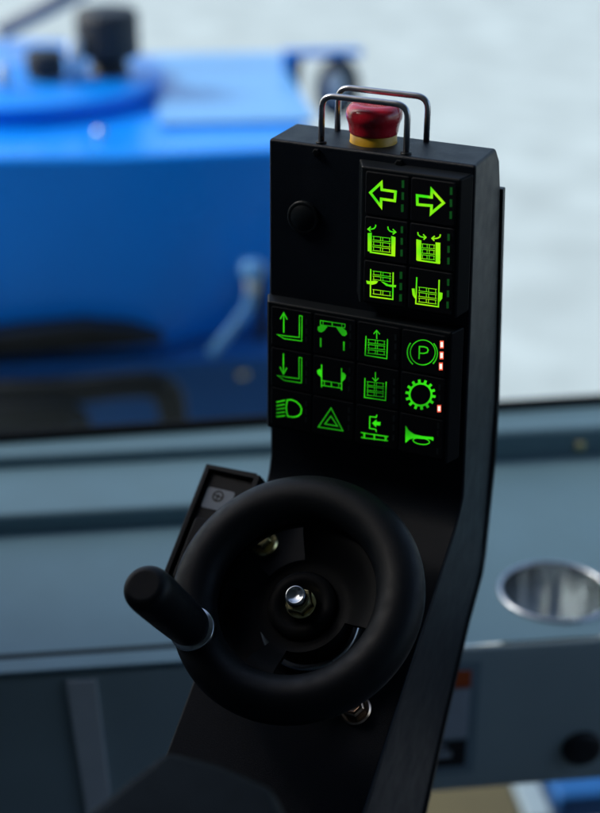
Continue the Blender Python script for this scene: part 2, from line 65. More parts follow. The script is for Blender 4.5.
M = dict(
 housing = mat('black_textured_plastic', (.0022,.005,.010), .42, bump=.45, bscale=2300, rvar=.05, vscale=40, spec=.22),
 keyframe = mat('black_moulded_plastic', (.003,.005,.007), .4, bump=.12, bscale=2200, spec=.2),
 key = mat('black_rubber_key', (.003,.004,.006), .46, bump=.1, bscale=2500, spec=.18),
 rim = mat('black_soft_rubber', (.003,.0045,.0065), .5, bump=.15, bscale=2400, rvar=.08, vscale=70, spec=.2),
 plate = mat('black_painted_metal', (.002,.003,.004), .5, bump=.1, bscale=1800, spec=.08),
 steel = mat('brushed_steel_wire', (.46,.47,.49), .3, metal=1, rvar=.04, vscale=60),
 chrome = mat('polished_steel', (.50,.52,.54), .2, metal=1, rvar=.05, vscale=150),
 bronze = mat('passivated_steel', (.62,.42,.30), .2, metal=1, bump=.1, bscale=2500, var=.35, vscale=250),
 zinc = mat('yellow_zinc_steel', (.70,.58,.28), .22, metal=1, bump=.1, bscale=2500, var=.25, vscale=300),
 red = mat('red_glossy_plastic', (.40,.007,.02), .25, coat=.3, bump=.03, bscale=900, rvar=.06, vscale=120),
 yellow = mat('yellow_plastic', (.58,.32,.012), .4, bump=.05, bscale=900),
 sticker = mat('grey_decal', (.24,.28,.32), .5, var=.08, vscale=200),
 paper = mat('pale_print', (.50,.55,.60), .5, var=.05, vscale=100),
 streak = mat('white_reflection_streak', (.85,.86,.86), .5, var=.04, vscale=40),
 ink = mat('black_print', (.01,.01,.012), .5),
 dash = mat('grey_painted_panel', (.10,.175,.205), .5, bump=.1, bscale=500, var=.05, vscale=8, rvar=.08),
 dashface = mat('grey_moulded_panel', (.42,.52,.53), .6, bump=.15, bscale=500, var=.06, vscale=10),
 seal = mat('black_rubber_seal', (.004,.005,.006), .8, bump=.1, bscale=600, spec=.1),
 blue = mat('blue_machine_paint', (.001,.26,.86), .3, coat=.15, bump=.03, bscale=60, var=.06, vscale=5, rvar=.05),
 darkblue = mat('blue_box_and_shade_paint', (.003,.09,.30), .5, var=.06, vscale=5),
 bluep = mat('pale_blue_paint', (.13,.38,.72), .35, coat=.25, var=.05, vscale=6),
 black = mat('black_cast_plastic', (.007,.009,.012), .5, bump=.2, bscale=300, var=.2, vscale=20),
 hose = mat('black_rubber_hose', (.006,.007,.006), .45, bump=.3, bscale=400, var=.3, vscale=40),
 tube = mat('grey_pipe_paint', (.18,.20,.22), .5, var=.1, vscale=20),
 white = mat('pale_plastic', (.55,.62,.66), .4, var=.06, vscale=40),
 orange = mat('orange_print', (.60,.09,.01), .5),
 olive = mat('yellow_ochre_paint', (.085,.075,.03), .6, var=.1, vscale=12),
 pad = mat('dark_vinyl', (.0015,.004,.005), .6, spec=.12, bump=.3, bscale=900, rvar=.05, vscale=40),
 ground = mat('pale_concrete', (.44,.49,.465), .8, bump=.3, bscale=30, var=.16, vscale=3.5),
 liner = mat('dark_unseen_cab_liner', (.11,.125,.14), .8, bump=.2, bscale=200, var=.1),
 unseen_rearliner = mat('grey_unseen_rear_liner', (.14,.17,.18), .8, bump=.2, bscale=200, var=.1),  # paler liner so the unseen rear wall bounces light forward
 floor = mat('dark_floor_mat', (.16,.18,.19), .7, bump=.2, bscale=100, var=.2, vscale=10),
 cup = mat('polished_cup_steel', (.52,.55,.56), .2, metal=1, bump=.02, bscale=60, rvar=.06, vscale=40),
 trim = mat('pale_grey_trim', (.24,.33,.38), .5, var=.05, vscale=20),
 g1 = symbol_mat('lit_green_symbol', (.010,.26,.004), (.032,.70,.006), .5, 60),
 g2 = symbol_mat('lit_lime_symbol', (.045,.72,.004), (.34,.86,.004), .46, 90),
 gd = mat('dim_green_led', (.01,.05,.02), .4, emit=(.01,.35,.03), estr=.05),
 off = mat('unlit_led', (.014,.020,.022), .3),
 rl = mat('lit_red_led', (.5,.2,.15), .4, emit=(1,.10,.04), estr=.38),
 wl = mat('lit_white_led', (.8,.8,.8), .4, emit=(1,.72,.62), estr=.55),
)
g = bpy.data.materials.new('window_glass'); g.use_nodes = True; nt = g.node_tree; nt.nodes.clear()
o_ = nt.nodes.new('ShaderNodeOutputMaterial'); mx = nt.nodes.new('ShaderNodeMixShader'); t_ = nt.nodes.new('ShaderNodeBsdfTransparent'); gl = nt.nodes.new('ShaderNodeBsdfGlossy')
fr = nt.nodes.new('ShaderNodeFresnel'); fr.inputs['IOR'].default_value = 1.3; t_.inputs['Color'].default_value = (.93,.96,.97,1); gl.inputs['Roughness'].default_value = .02
ge = nt.nodes.new('ShaderNodeNewGeometry'); mu = nt.nodes.new('ShaderNodeMath'); mu.operation = 'MULTIPLY'; iv = nt.nodes.new('ShaderNodeMath'); iv.operation = 'SUBTRACT'; iv.inputs[0].default_value = 1
nt.links.new(ge.outputs['Backfacing'], iv.inputs[1]); nt.links.new(iv.outputs[0], mu.inputs[0]); nt.links.new(fr.outputs[0], mu.inputs[1]); nt.links.new(mu.outputs[0], mx.inputs[0]); nt.links.new(t_.outputs[0], mx.inputs[1]); nt.links.new(gl.outputs[0], mx.inputs[2]); nt.links.new(mx.outputs[0], o_.inputs[0])
M['glass'] = g
# ------------------------------------------------------------------ object helpers (millimetres in, metres out)
def warp(P):   # the housing widens slightly towards its foot
    k = 1 + .00022*(-max(P[2], -150) - 60)*(1 if P[2] > -190 else max(0, 1-(-190-P[2])/60))
    return (P[0]*k, P[1], P[2])
def thing(name, label, cat, loc, group=None, kind=None):
    o = bpy.data.objects.new(name, None); C.objects.link(o); o.location = Vector(loc)*MM; o.empty_display_size = .02
    o['wl'] = list(Vector(loc)*MM); o['label'] = label; o['category'] = cat
    if group: o['group'] = group
    if kind: o['kind'] = kind
    return o
def obj(name, bm, mats, parent=None, label=None, cat=None, kind=None, group=None, smooth=False, bevel=0, seg=3, subsurf=0, W=False, ang=35):
    if not isinstance(mats, (list, tuple)): mats = [mats]
    bmesh.ops.remove_doubles(bm, verts=bm.verts, dist=1e-4)
    bmesh.ops.recalc_face_normals(bm, faces=bm.faces)
    if W:
        for v in bm.verts: v.co = Vector(warp(v.co))
    if smooth:
        for f in bm.faces: f.smooth = True
    lo = Vector([min(v.co[i] for v in bm.verts) for i in range(3)]); hi = Vector([max(v.co[i] for v in bm.verts) for i in range(3)])
    c = (lo+hi)/2
    for v in bm.verts: v.co = (v.co-c)*MM
    me = bpy.data.meshes.new(name); bm.to_mesh(me); bm.free()
    for m in mats: me.materials.append(M[m])
    o = bpy.data.objects.new(name, me); C.objects.link(o); o.location = c*MM
    o['wl'] = list(c*MM)
    if parent:
        o.parent = parent; o.matrix_parent_inverse = Matrix.Translation(-Vector(parent['wl']))
    if label: o['label'] = label
    if cat: o['category'] = cat
    if kind: o['kind'] = kind
    if group: o['group'] = group
    if bevel:
        b = o.modifiers.new('bevel', 'BEVEL'); b.width = bevel*MM; b.segments = seg; b.limit_method = 'ANGLE'; b.angle_limit = math.radians(28)
        if smooth is False:
            for p in me.polygons: p.use_smooth = True
            b.harden_normals = True
    if subsurf:
        s = o.modifiers.new('sub', 'SUBSURF'); s.levels = s.render_levels = subsurf
    return o
ID = lambda p: p
def poly_prism(bm, pts, f0, f1, mi=0):
    """pts 2-D loop; f0/f1 map a 2-D point to 3-D on each end"""
    a = [bm.verts.new(f0(p)) for p in pts]; b = [bm.verts.new(f1(p)) for p in pts]
    n = len(pts); fs = [bm.faces.new(a), bm.faces.new(b[::-1])]
    for i in range(n): fs.append(bm.faces.new((a[i], b[i], b[(i+1) % n], a[(i+1) % n])))
    for f in fs: f.material_index = mi
    return fs
def box(bm, x0, x1, y0, y1, z0, z1, F=ID, mi=0):
    return poly_prism(bm, [(x0,y0),(x1,y0),(x1,y1),(x0,y1)], lambda p: F((p[0],p[1],z0)), lambda p: F((p[0],p[1],z1)), mi)
def frustum(bm, r0, r1, h0, h1, F, mi=0):
    """two rectangles (x0,x1,z0,z1) joined"""
    q = lambda r: [(r[0],r[2]),(r[1],r[2]),(r[1],r[3]),(r[0],r[3])]
    a = [bm.verts.new(F((x,h0,z))) for x,z in q(r0)]; b = [bm.verts.new(F((x,h1,z))) for x,z in q(r1)]
    bm.faces.new(a).material_index = mi; bm.faces.new(b[::-1]).material_index = mi
    for i in range(4): bm.faces.new((a[i], b[i], b[(i+1)%4], a[(i+1)%4])).material_index = mi
def lathe(bm, prof, F, n=64, mi=0, closed=False):
    """prof list of (r,h); F maps (x,y,h)"""
    rings = []
    for r, h in prof:
        if r < 1e-5: rings.append([bm.verts.new(F((0,0,h)))])
        else: rings.append([bm.verts.new(F((r*math.cos(2*math.pi*k/n), r*math.sin(2*math.pi*k/n), h))) for k in range(n)])
    P = list(zip(rings, rings[1:])) + ([(rings[-1], rings[0])] if closed else [])
    for A, B in P:
        for k in range(n):
            l = [A[k % len(A)], A[(k+1) % len(A)], B[(k+1) % len(B)], B[k % len(B)]]
            u = []
            for v in l:
                if v not in u: u.append(v)
            if len(u) > 2: bm.faces.new(u).material_index = mi
def tube(bm, pts, r, n=16, mi=0, cap=True):
    pts = [Vector(p) for p in pts]; rings = []
    up = None
    for i, p in enumerate(pts):
        t = (pts[min(i+1, len(pts)-1)] - pts[max(i-1, 0)]).normalized()
        if up is None: up = t.orthogonal().normalized()
        up = (up - t*up.dot(t)).normalized(); s = t.cross(up)
        rr = r[i] if isinstance(r, (list, tuple)) else r
        rings.append([bm.verts.new(p + rr*(math.cos(2*math.pi*k/n)*up + math.sin(2*math.pi*k/n)*s)) for k in range(n)])
    for A, B in zip(rings, rings[1:]):
        for k in range(n): bm.faces.new((A[k], A[(k+1)%n], B[(k+1)%n], B[k])).material_index = mi
    if cap: bm.faces.new(rings[0][::-1]).material_index = mi; bm.faces.new(rings[-1]).material_index = mi
def arc_path(pts, rad, seg=8):
    """polyline with rounded corners"""
    out = [Vector(pts[0])]
    for a, b, c in zip(pts, pts[1:], pts[2:]):
        a, b, c = Vector(a), Vector(b), Vector(c); u = (a-b).normalized(); w = (c-b).normalized()
        p, q = b+u*rad, b+w*rad
        for k in range(seg+1):
            t = k/seg; out.append((1-t)**2*p + 2*t*(1-t)*b + t*t*q)
    out.append(Vector(pts[-1])); return out
def rrect(x0, x1, y0, y1, r, s=5):
    o = []
    for cx, cy, a0 in ((x1-r,y1-r,0),(x0+r,y1-r,90),(x0+r,y0+r,180),(x1-r,y0+r,270)):
        for k in range(s+1):
            t = math.radians(a0+90*k/s); o.append((cx+r*math.cos(t), cy+r*math.sin(t)))
    return o
def copy_of(src, offset, parent):
    c = src.copy(); C.objects.link(c); c.parent = parent; c.location = src.location + Vector(offset)*MM
    for ch in [x for x in bpy.data.objects if x.parent == src]:
        d = ch.copy(); C.objects.link(d); d.parent = c
    return c
# ------------------------------------------------------------------ control console
con = thing('control_console', 'black control console column with green backlit keys, red stop button and small steering wheel', 'control console', (58,-60,-700))
W = 115.7
front = [(0,0),(1,-90),(3,-180),(3,-190),(0,-199),(-5,-207.5),(-129,-307.5),(-180,-352),(-235,-420),(-245,-700)]
back = [(-90,-700),(-85,-480),(-30,-392),(1,-341),(36,-292),(57,-270),(61,-259),(59.5,-190),(56,-150),(51,-92),(48,-46),(45.5,-22),(42,-8),(35,0)]
bm = bmesh.new()
poly_prism(bm, front+back, lambda p:(0,p[0],p[1]), lambda p:(W,p[0],p[1]))
obj('housing', bm, 'housing', con, bevel=1.6, seg=4, W=True)
# back cover: a slightly wider sheet behind the housing
bm = bmesh.new(); bk = [(51.5,-25),(55.5,-90),(59.5,-150),(62.8,-190),(64.5,-260),(61,-272.5),(39.5,-294.5),(4.5,-344),(-26.5,-394)]
inn = [(p[0]-5,p[1]) for p in bk]
poly_prism(bm, bk+inn[::-1], lambda p:(2,p[0],p[1]), lambda p:(W+1.2,p[0],p[1]))
obj('back_cover', bm, 'keyframe', con, bevel=.8, W=True)
# blind plug
bm = bmesh.new(); FP = lambda cx, cz: (lambda p: (cx+p[0], -p[2], cz+p[1]))
lathe(bm, [(0,-2),(9.3,-2),(9.3,.6),(8.9,1.1),(7.6,1.5),(7.2,1.2),(6.9,1.5),(0,1.8)], FP(20.6,-40.5), 48)
obj('blind_plug', bm, 'keyframe', con, smooth=True)
# keypads
def icon_mesh(bm, prims, mg):
    lvl = 0
    def put(pts, mi, y):
        a = [bm.verts.new((x, y, z)) for x, z in pts]
        try: bm.faces.new(a).material_index = mi
        except ValueError: pass
    y = -7.45
    for pr in prims:
        lvl += 1; yy = y - .012*lvl
        if pr[0] == 's':
            pts, w, closed = pr[1], pr[2]/2, pr[3]; n = len(pts); L = []; R = []
            for i in range(n):
                p = Vector(pts[i])
                a = Vector(pts[i-1]) if (i or closed) else None; b = Vector(pts[(i+1) % n]) if (i < n-1 or closed) else None
                d1 = (p-a).normalized() if a is not None else None; d2 = (b-p).normalized() if b is not None else None
                d1 = d1 if d1 is not None else d2; d2 = d2 if d2 is not None else d1
                n1 = Vector((-d1.y, d1.x)); n2 = Vector((-d2.y, d2.x)); m = (n1+n2)
                m = m.normalized() if m.length > 1e-4 else n1
                k = w/max(.35, m.dot(n1)); L.append(p+m*k); R.append(p-m*k)
            vl = [bm.verts.new((q.x, yy, q.y)) for q in L]; vr = [bm.verts.new((q.x, yy, q.y)) for q in R]
            for i in range(n if closed else n-1):
                j = (i+1) % n; bm.faces.new((vl[i], vl[j], vr[j], vr[i])).material_index = mg
        elif pr[0] == 'f': put(pr[1], mg, yy)
        else:
            mi = {'g': 3, 'd': 4, 'r': 5}[pr[0]]; put(pr[1], mi, yy)
            if pr[0] == 'r':
                c = sum((Vector(q) for q in pr[1]), Vector((0,0)))/4
                put([tuple(c+(Vector(q)-c)*.66) for q in pr[1]], 6, yy-.02)
NAMES = {'U00':'left arrow','U10':'right arrow','U01':'crate stack and walls swinging outward','U11':'crate stack and walls swinging inward','U02':'hands lifting crates apart','U12':'hands holding a crate stack',
 'L00':'fork moving up','L10':'arms gripping a crate above','L20':'crate stack moving up','L30':'parking brake sign and three lit red bars','L01':'fork moving down','L11':'arms gripping a crate below','L21':'crate stack moving down','L31':'gear wheel and one lit red bar',
 'L02':'headlamp','L12':'hazard triangle','L22':'crate and inward arrow','L32':'horn'}
def keypad(tag, label, base, frontr, x0, z0, px, pz, nx, nz):
    bm = bmesh.new(); h = 7.0
    frustum(bm, base, frontr, .5, -h+.3, ID)
    kp = obj('keypad', bm, 'keyframe', con, label, bevel=1.1, seg=4, W=True)
    for j in range(nz):
        for i in range(nx):
            k = f'{tag}{i}{j}'; bm = bmesh.new()
            a, b = x0+px*i+.45, x0+px*(i+1)-.45; t, bo = z0-pz*j-.45, z0-pz*(j+1)+.45
            pts = rrect(a, b, bo, t, 1.1, 3)
            F0 = lambda p: warp((p[0], -h+.6, p[1])); F1 = lambda p: warp((p[0], -h-.12, p[1]))
            cx, cz = (a+b)/2, (t+bo)/2
            F2 = lambda p: warp((cx+(p[0]-cx)*.955, -h-.42, cz+(p[1]-cz)*.955))
            A, B, D = ([bm.verts.new(F(p)) for p in pts] for F in (F0, F1, F2)); n = len(pts)
            bm.faces.new(D); bm.faces.new(A[::-1])
            for U, V in ((A,B),(B,D)):
                for q in range(n): bm.faces.new((U[q], V[q], V[(q+1)%n], U[(q+1)%n]))
            # symbol
            icon_mesh(bm, ICONS.get(k, []), 2 if tag == 'U' else 1)
            for f in bm.faces: f.smooth = False
            bmn = obj_noclean('key', bm, ['key','g1','g2','gd','off','rl','wl'], kp, 'key with ' + NAMES[k] + ' symbol')
def obj_noclean(name, bm, mats, parent, label):
    bm.normal_update()
    for f in bm.faces:
        if f.material_index and f.normal.y > 0: f.normal_flip()
    c = sum((v.co for v in bm.verts), Vector())/len(bm.verts)
    for v in bm.verts: v.co = (v.co-c)*MM
    me = bpy.data.meshes.new(name); bm.to_mesh(me); bm.free()
    for m in mats: me.materials.append(M[m])
    o = bpy.data.objects.new(name, me); C.objects.link(o); o.location = c*MM; o['wl'] = list(c*MM)
    o.parent = parent; o.matrix_parent_inverse = Matrix.Translation(-Vector(parent['wl'])); o['label'] = label
    return o
keypad('U', 'upper keypad of six keys', (51.8,115.0,-78,-4.2), (56.2,109.9,-81.2,-6.2), 58.3, -7.6, 25.1, 24.0, 2, 3)
keypad('L', 'lower keypad of twelve keys', (-.6,113.0,-164.5,-87.2), (2.6,107.9,-166.5,-89.2), 4.6, -90.7, 25.35, 24.45, 4, 3)
# guard hoops
def hoop(xa, xb, y, h):
    bm = bmesh.new()
    tube(bm, arc_path([(xa,y,-3),(xa,y,h),(xb,y,h),(xb,y,-3)], 7, 10), 1.65, 16)
    o = obj('guard_hoop', bm, 'steel', con, smooth=True)
    return o
hoop(28.2, 75.4, 4.4, 25.2); hoop(26.2, 76.8, 31.5, 23.5)
for x, y in ((28.2,4.4),(75.4,4.4)):
    bm = bmesh.new(); lathe(bm, [(0,-1),(2.9,-1),(2.9,.7),(2.4,1.1),(0,1.1)], lambda p: (x+p[0], y+p[1], p[2]), 24)
    obj('hoop_grommet', bm, 'keyframe', con, smooth=True)
for x in (27.6, 73.6):
    bm = bmesh.new(); lathe(bm, [(0,-1),(2.3,-1),(2.3,.9),(1.7,1.5),(0,1.6)], FP(x,-4.0), 6); obj('screw', bm, 'plate', con)
# emergency stop
ex, ey = 51.6, 19.5
FE = lambda p: (ex+p[0], ey+p[1], p[2]*.94-.3)
bm = bmesh.new(); lathe(bm, [(0,-1),(12.6,-1),(12.6,.4),(12.4,.9),(12.35,5.2),(11.9,5.6),(0,5.6)], FE, 64)
es = obj('emergency_stop', bm, 'yellow', con, 'red mushroom stop button on a yellow collar', smooth=True, ang=30)
bm = bmesh.new()
lathe(bm, [(0,4.9),(12.5,4.9),(12.9,5.6),(13.2,8.2),(13.6,11.2),(14.6,13.2),(15.0,15.2),(14.9,17.4),(14.2,19.4),(12.6,21.0),(10.4,21.9),(8.4,21.8),(0,21.2)], FE, 72)
obj('push_cap', bm, 'red', es, smooth=True, subsurf=1)
# ------------------------------------------------------------------ slope frame: x across, s down the slope, h off it
def S(x, s, h): return (x, -s*.78087 - h*.62470, -204.2 - s*.62470 + h*.78087)
def FS(cx, cs): return lambda p: S(cx+p[0], cs-p[1], p[2])
wx, ws = 58.5, 78.2
bm = bmesh.new(); lathe(bm, [(0,-3),(29,-3),(27,9.8),(24,10),(14,14),(14,24),(0,24)], FS(wx-1,ws+1), 64)
sc = obj('steering_column', bm, 'plate', con, smooth=True)
bm = bmesh.new(); lathe(bm, [(27.2,10.0),(27.9,10.6),(27.9,11.6),(27.2,12.2),(25,12.2),(25,10.0)], FS(wx-1,ws+1), 64, closed=True)
obj('column_ring', bm, 'steel', sc, smooth=True)
# steering wheel: rim and dished spoke plate in one mesh
bm = bmesh.new(); RC, RT, HC = 56.0, 12.8, 47.5
prof = [(RC+RT*math.cos(t)*1.0, HC+RT*.92*math.sin(t)) for t in [2*math.pi*k/28 for k in range(28)]]
lathe(bm, prof, FS(wx,ws), 128, closed=True)
for f in bm.faces: f.material_index = 0
def hz_(r): # dish
    t = max(0, min(1, (r-22)/22)); return 33 + 9*t*t*(3-2*t)
NA = 180; radii = [0,8,16,20,22,24,26,28,31,34,37,40,43,46,50]
def hole(r, a):
    for c, wd in ((311,41),(214,32),(130,25)):
        d = (a-c+180) % 360 - 180
        if abs(d) < wd: 
            rr = 1
            lo, hi = 25+3*(1-rr), 43-3*(1-rr)
            if lo < r < hi: return True
    return False
F = FS(wx, ws)
for s_ in (0, -3):
    G = [[bm.verts.new(F((r*math.cos(2*math.pi*k/NA), r*math.sin(2*math.pi*k/NA), hz_(r)+s_))) for k in range(NA)] for r in radii[1:]]
    cv = bm.verts.new(F((0,0,33+s_)))
    for k in range(NA): bm.faces.new((cv, G[0][k], G[0][(k+1)%NA])).material_index = 1
    for i in range(len(G)-1):
        for k in range(NA):
            if hole((radii[i+1]+radii[i+2])/2, (k+.5)*360/NA): continue
            bm.faces.new((G[i][k], G[i][(k+1)%NA], G[i+1][(k+1)%NA], G[i+1][k])).material_index = 1
    if s_ == 0: G0 = G
for i in range(len(G)-1):       # walls round the holes
    for k in range(NA):
        h0 = hole((radii[i+1]+radii[i+2])/2, (k+.5)*360/NA)
        h1 = hole((radii[i+1]+radii[i+2])/2, (k+1.5)*360/NA)
        if h0 != h1:
            kk = (k+1) % NA; bm.faces.new((G0[i][kk], G0[i+1][kk], G[i+1][kk], G[i][kk])).material_index = 1
        if i+1 < len(G)-1 and h0 != hole((radii[i+2]+radii[i+3])/2, (k+.5)*360/NA):
            kk = (k+1) % NA; bm.faces.new((G0[i+1][k], G0[i+1][kk], G[i+1][kk], G[i+1][k])).material_index = 1
sw = obj('steering_wheel', bm, ['rim','plate'], con, 'small black steering wheel with thick round rim', smooth=True)
es_ = sw.modifiers.new('split', 'EDGE_SPLIT'); es_.split_angle = math.radians(40)
bm = bmesh.new(); lathe(bm, [(0,32),(19,32),(19,34.6),(18,35.6),(11.5,36.0),(11,35.2),(0,35.2)], FS(wx,ws), 64); obj('hub_cover', bm, 'plate', sw, smooth=True)
bm = bmesh.new(); lathe(bm, [(0,35),(8.6,35),(8.6,36.6),(8.0,37.2),(0,37.2)], FS(wx,ws), 40); obj('washer', bm, 'zinc', sw, smooth=True)
bm = bmesh.new(); lathe(bm, [(0,37),(8.0,37),(8.0,41.6),(7.2,42.6),(0,42.6)], FS(wx,ws), 6); hn = obj('hub_nut', bm, 'zinc', sw, bevel=.4)
bm = bmesh.new(); lathe(bm, [(0,40),(5.6,40),(5.6,49.0),(5.1,49.6),(4.4,49.7),(4.0,49.2),(0,49.1)], FS(wx,ws), 40); obj('stud_end', bm, 'chrome', hn, smooth=True)
# spinner knob
kx, ks = wx-44.0, ws+34
bm = bmesh.new()
lathe(bm, [(0,61.9),(10.2,61.9),(11.0,62.6),(11.6,72),(12.1,90),(12.4,106),(12.4,114),(12.1,117.6),(11.0,120.2),(9.2,121.6),(7.4,122.0),(7.0,121.9),(0,121.9)], lambda p: FS(kx,ks)((p[0]-.075*(p[2]-60), p[1]-.02*(p[2]-60), p[2])), 64)
kn = obj('spinner_knob', bm, 'rim', sw, 'black cylindrical grip standing on the rim', smooth=True, subsurf=1)
bm = bmesh.new(); lathe(bm, [(0,55),(12.2,55),(12.2,59.9),(11.7,60.4),(0,60.4)], FS(kx,ks), 48); obj('knob_collar', bm, 'chrome', kn, smooth=True)
# flange bolts on the slope
def bolt(x, s, m):
    bm = bmesh.new(); lathe(bm, [(0,-1),(8.6,-1),(8.6,1.6),(7.8,2.6),(0,2.6)], FS(x,s), 40)
    b = obj('flange_bolt', bm, m, con, smooth=True); b.modifiers.new('s','EDGE_SPLIT').split_angle = .6
    bm = bmesh.new(); lathe(bm, [(0,2),(6.4,2),(6.5,7.2),(5.6,8.6),(3.4,8.9),(3.2,6.0),(0,5.8)], FS(x,s), 6)
    obj('bolt_head', bm, m, b, bevel=.4)
bolt(11.5, 38, 'zinc'); bolt(94.5, 117, 'bronze')
# switch box beside the column
bm = bmesh.new(); box(bm, -31, 5, 6, 92, -14, 19, lambda p: S(*p))
sb = obj('switch_box', bm, 'keyframe', con, 'slim black switch box on the left flank', bevel=1.5)
bm = bmesh.new()
for r in ((-30.4,-27.6,6.6,91.4),(1.6,4.4,6.6,91.4),(-27.6,1.6,6.6,9.6),(-27.6,1.6,88,91.4)): box(bm, *r, 18.6, 22.5, lambda p: S(*p))
obj('bezel', bm, 'keyframe', sb, bevel=.6)
bm = bmesh.new(); poly_prism(bm, rrect(-25.2,-8,19,32,1.4), lambda p: S(p[0],p[1],19.05), lambda p: S(p[0],p[1],19.45))
lp = obj('label_plate', bm, 'sticker', sb, 'grey plate with a black steering wheel symbol')
bm = bmesh.new(); Q = FS(-17.2, 23.6); lathe(bm, [(2.6,19.5),(3.5,19.5),(3.5,19.7),(2.6,19.7)], Q, 32, closed=True)
lathe(bm, [(0,19.5),(.9,19.5),(.9,19.75),(0,19.75)], Q, 16)
for a in (-8, 172, 262):
    c, s_ = math.cos(math.radians(a)), math.sin(math.radians(a))
    poly_prism(bm, [(.7*c-.35*s_,.7*s_+.35*c),(.7*c+.35*s_,.7*s_-.35*c),(2.8*c+.35*s_,2.8*s_-.35*c),(2.8*c-.35*s_,2.8*s_+.35*c)], lambda p: Q((p[0],p[1],19.5)), lambda p: Q((p[0],p[1],19.68)))
obj('wheel_symbol', bm, 'ink', lp)
bm = bmesh.new(); poly_prism(bm, rrect(-24,-8,40,78,2), lambda p: S(p[0],p[1],18.5), lambda p: S(p[0]*.98-.3,p[1],24)); obj('rocker', bm, 'key', sb, bevel=.8)
# ------------------------------------------------------------------ armrest pad in the foreground
def AZ(p): return (p[0], p[1], p[2])
bm = bmesh.new()
ap = [(72,-257),(98,-256),(124,-260),(137,-274),(137,-330),(120,-420),(40,-420),(50,-340),(63,-300)]
poly_prism(bm, ap, lambda p:(p[0],p[1],-222), lambda p:(p[0],p[1],-190))
arm = obj('armrest', bm, 'pad', None, 'dark padded armrest end in the lower left foreground, out of focus', 'armrest', bevel=7, seg=6)
# ------------------------------------------------------------------ dashboard frame: a along it, b away from the operator
PH = math.radians(31.5); cu, su = math.cos(PH), math.sin(PH)
def D(p): a, b, z = p; return (a*cu - b*su, a*su + b*cu, z)
dash = thing('dashboard', 'grey-blue moulded dashboard under the windscreen with cup holder and warning decal', 'dashboard', D((100,110,-900)))
ca, cb, cr = 240.5, 169, 42.5
bm = bmesh.new()     # top panel with a real round hole
A0, A1, B0, B1 = -800, 900, 108, 388
n = 64; ring = [(ca+cr*math.cos(2*math.pi*k/n), cb+cr*math.sin(2*math.pi*k/n)) for k in range(n)]
sq = []
hs = 55
for k in range(n):
    c, s_ = math.cos(2*math.pi*k/n), math.sin(2*math.pi*k/n); m = max(abs(c), abs(s_)); sq.append((ca+hs*c/m, cb+hs*s_/m))
for z in (-405, -409):
    vi = [bm.verts.new(D((*p, z))) for p in ring]; vo = [bm.verts.new(D((*p, z))) for p in sq]
    for k in range(n): bm.faces.new((vi[k], vi[(k+1)%n], vo[(k+1)%n], vo[k]))
    if z == -405: top = vi
for (a0,a1,b0,b1) in ((A0,ca-hs,B0,B1),(ca+hs,A1,B0,B1),(ca-hs,ca+hs,cb+hs,B1),(ca-hs,ca+hs,B0,cb-hs)):
    v = [bm.verts.new(D((a,b,-405))) for a,b in ((a0,b0),(a1,b0),(a1,b1),(a0,b1))]; bm.faces.new(v)
obj('top_panel', bm, 'dash', dash)
bm = bmesh.new()     # front face with rounded nosing
prof = [(108,-409),(107.9,-406),(106.4,-406.6),(105.4,-408.2),(105,-411),(105.2,-421),(106,-533),(109,-537),(140,-537),(140,-531),(114,-531),(112,-420)]
poly_prism(bm, prof, lambda p: D((A0,p[0],p[1])), lambda p: D((A1,p[0],p[1])))
obj('front_panel', bm, 'dashface', dash, bevel=1)
bm = bmesh.new(); poly_prism(bm, [(386,-408.5),(386,-380),(389,-376.5),(430.4,-376.5),(430.4,-408.5)], lambda p: D((A0,p[0]-(38.2 if p[0]>400 else 0),p[1])), lambda p: D((A1,p[0]+(17.9 if p[0]>400 else 0),p[1])))
obj('sill_step', bm, 'dash', dash, bevel=1.5)
bm = bmesh.new(); poly_prism(bm, [(303,-408.6),(303,-390),(306,-387),(385.8,-387),(385.8,-408.6)], lambda p: D((A0,p[0],p[1])), lambda p: D((95,p[0],p[1])))
obj('raised_ledge', bm, 'dash', dash, bevel=2)
bm = bmesh.new(); box(bm, A0, 60, 128, 133, -404.9, -404.4, D); box(bm, A0, 60, 121, 128, -404.9, -401.6, D); obj('edge_strip', bm, 'seal', dash)
bm = bmesh.new(); box(bm, A0, 30, 103.2, 121, -404.9, -399.5, D); obj('nosing', bm, 'dash', dash, bevel=2)
for a, z in ((-120.9,-402.5),(326.1,-400)):
    bm = bmesh.new(); lathe(bm, [(0,-1),(5,-1),(5,1.5),(3.5,3),(0,3.2)], lambda p: D((a+p[0], 386-p[2] - (0 if a > 0 else 0), z+6+p[1])), 24); obj('panel_screw', bm, 'zinc', dash, smooth=True)
bm = bmesh.new(); poly_prism(bm, [(-129,-409.5),(-108,-409.5),(-95,-640),(-112,-640)], lambda p: D((p[0],102.0,p[1])), lambda p: D((p[0],104.6,p[1]))); obj('reflection_streak', bm, 'streak', dash, bevel=1)  # pale slanted strip added in place of a soft light reflection
bm = bmesh.new(); lathe(bm, [(0,-2),(15.5,-2),(15.5,3),(14,5),(8,6),(0,6.3)], lambda p: D((250.6+p[0], 105.5-p[2], -503.5+p[1]*.95)), 48); obj('rubber_plug', bm, 'black', dash, smooth=True)
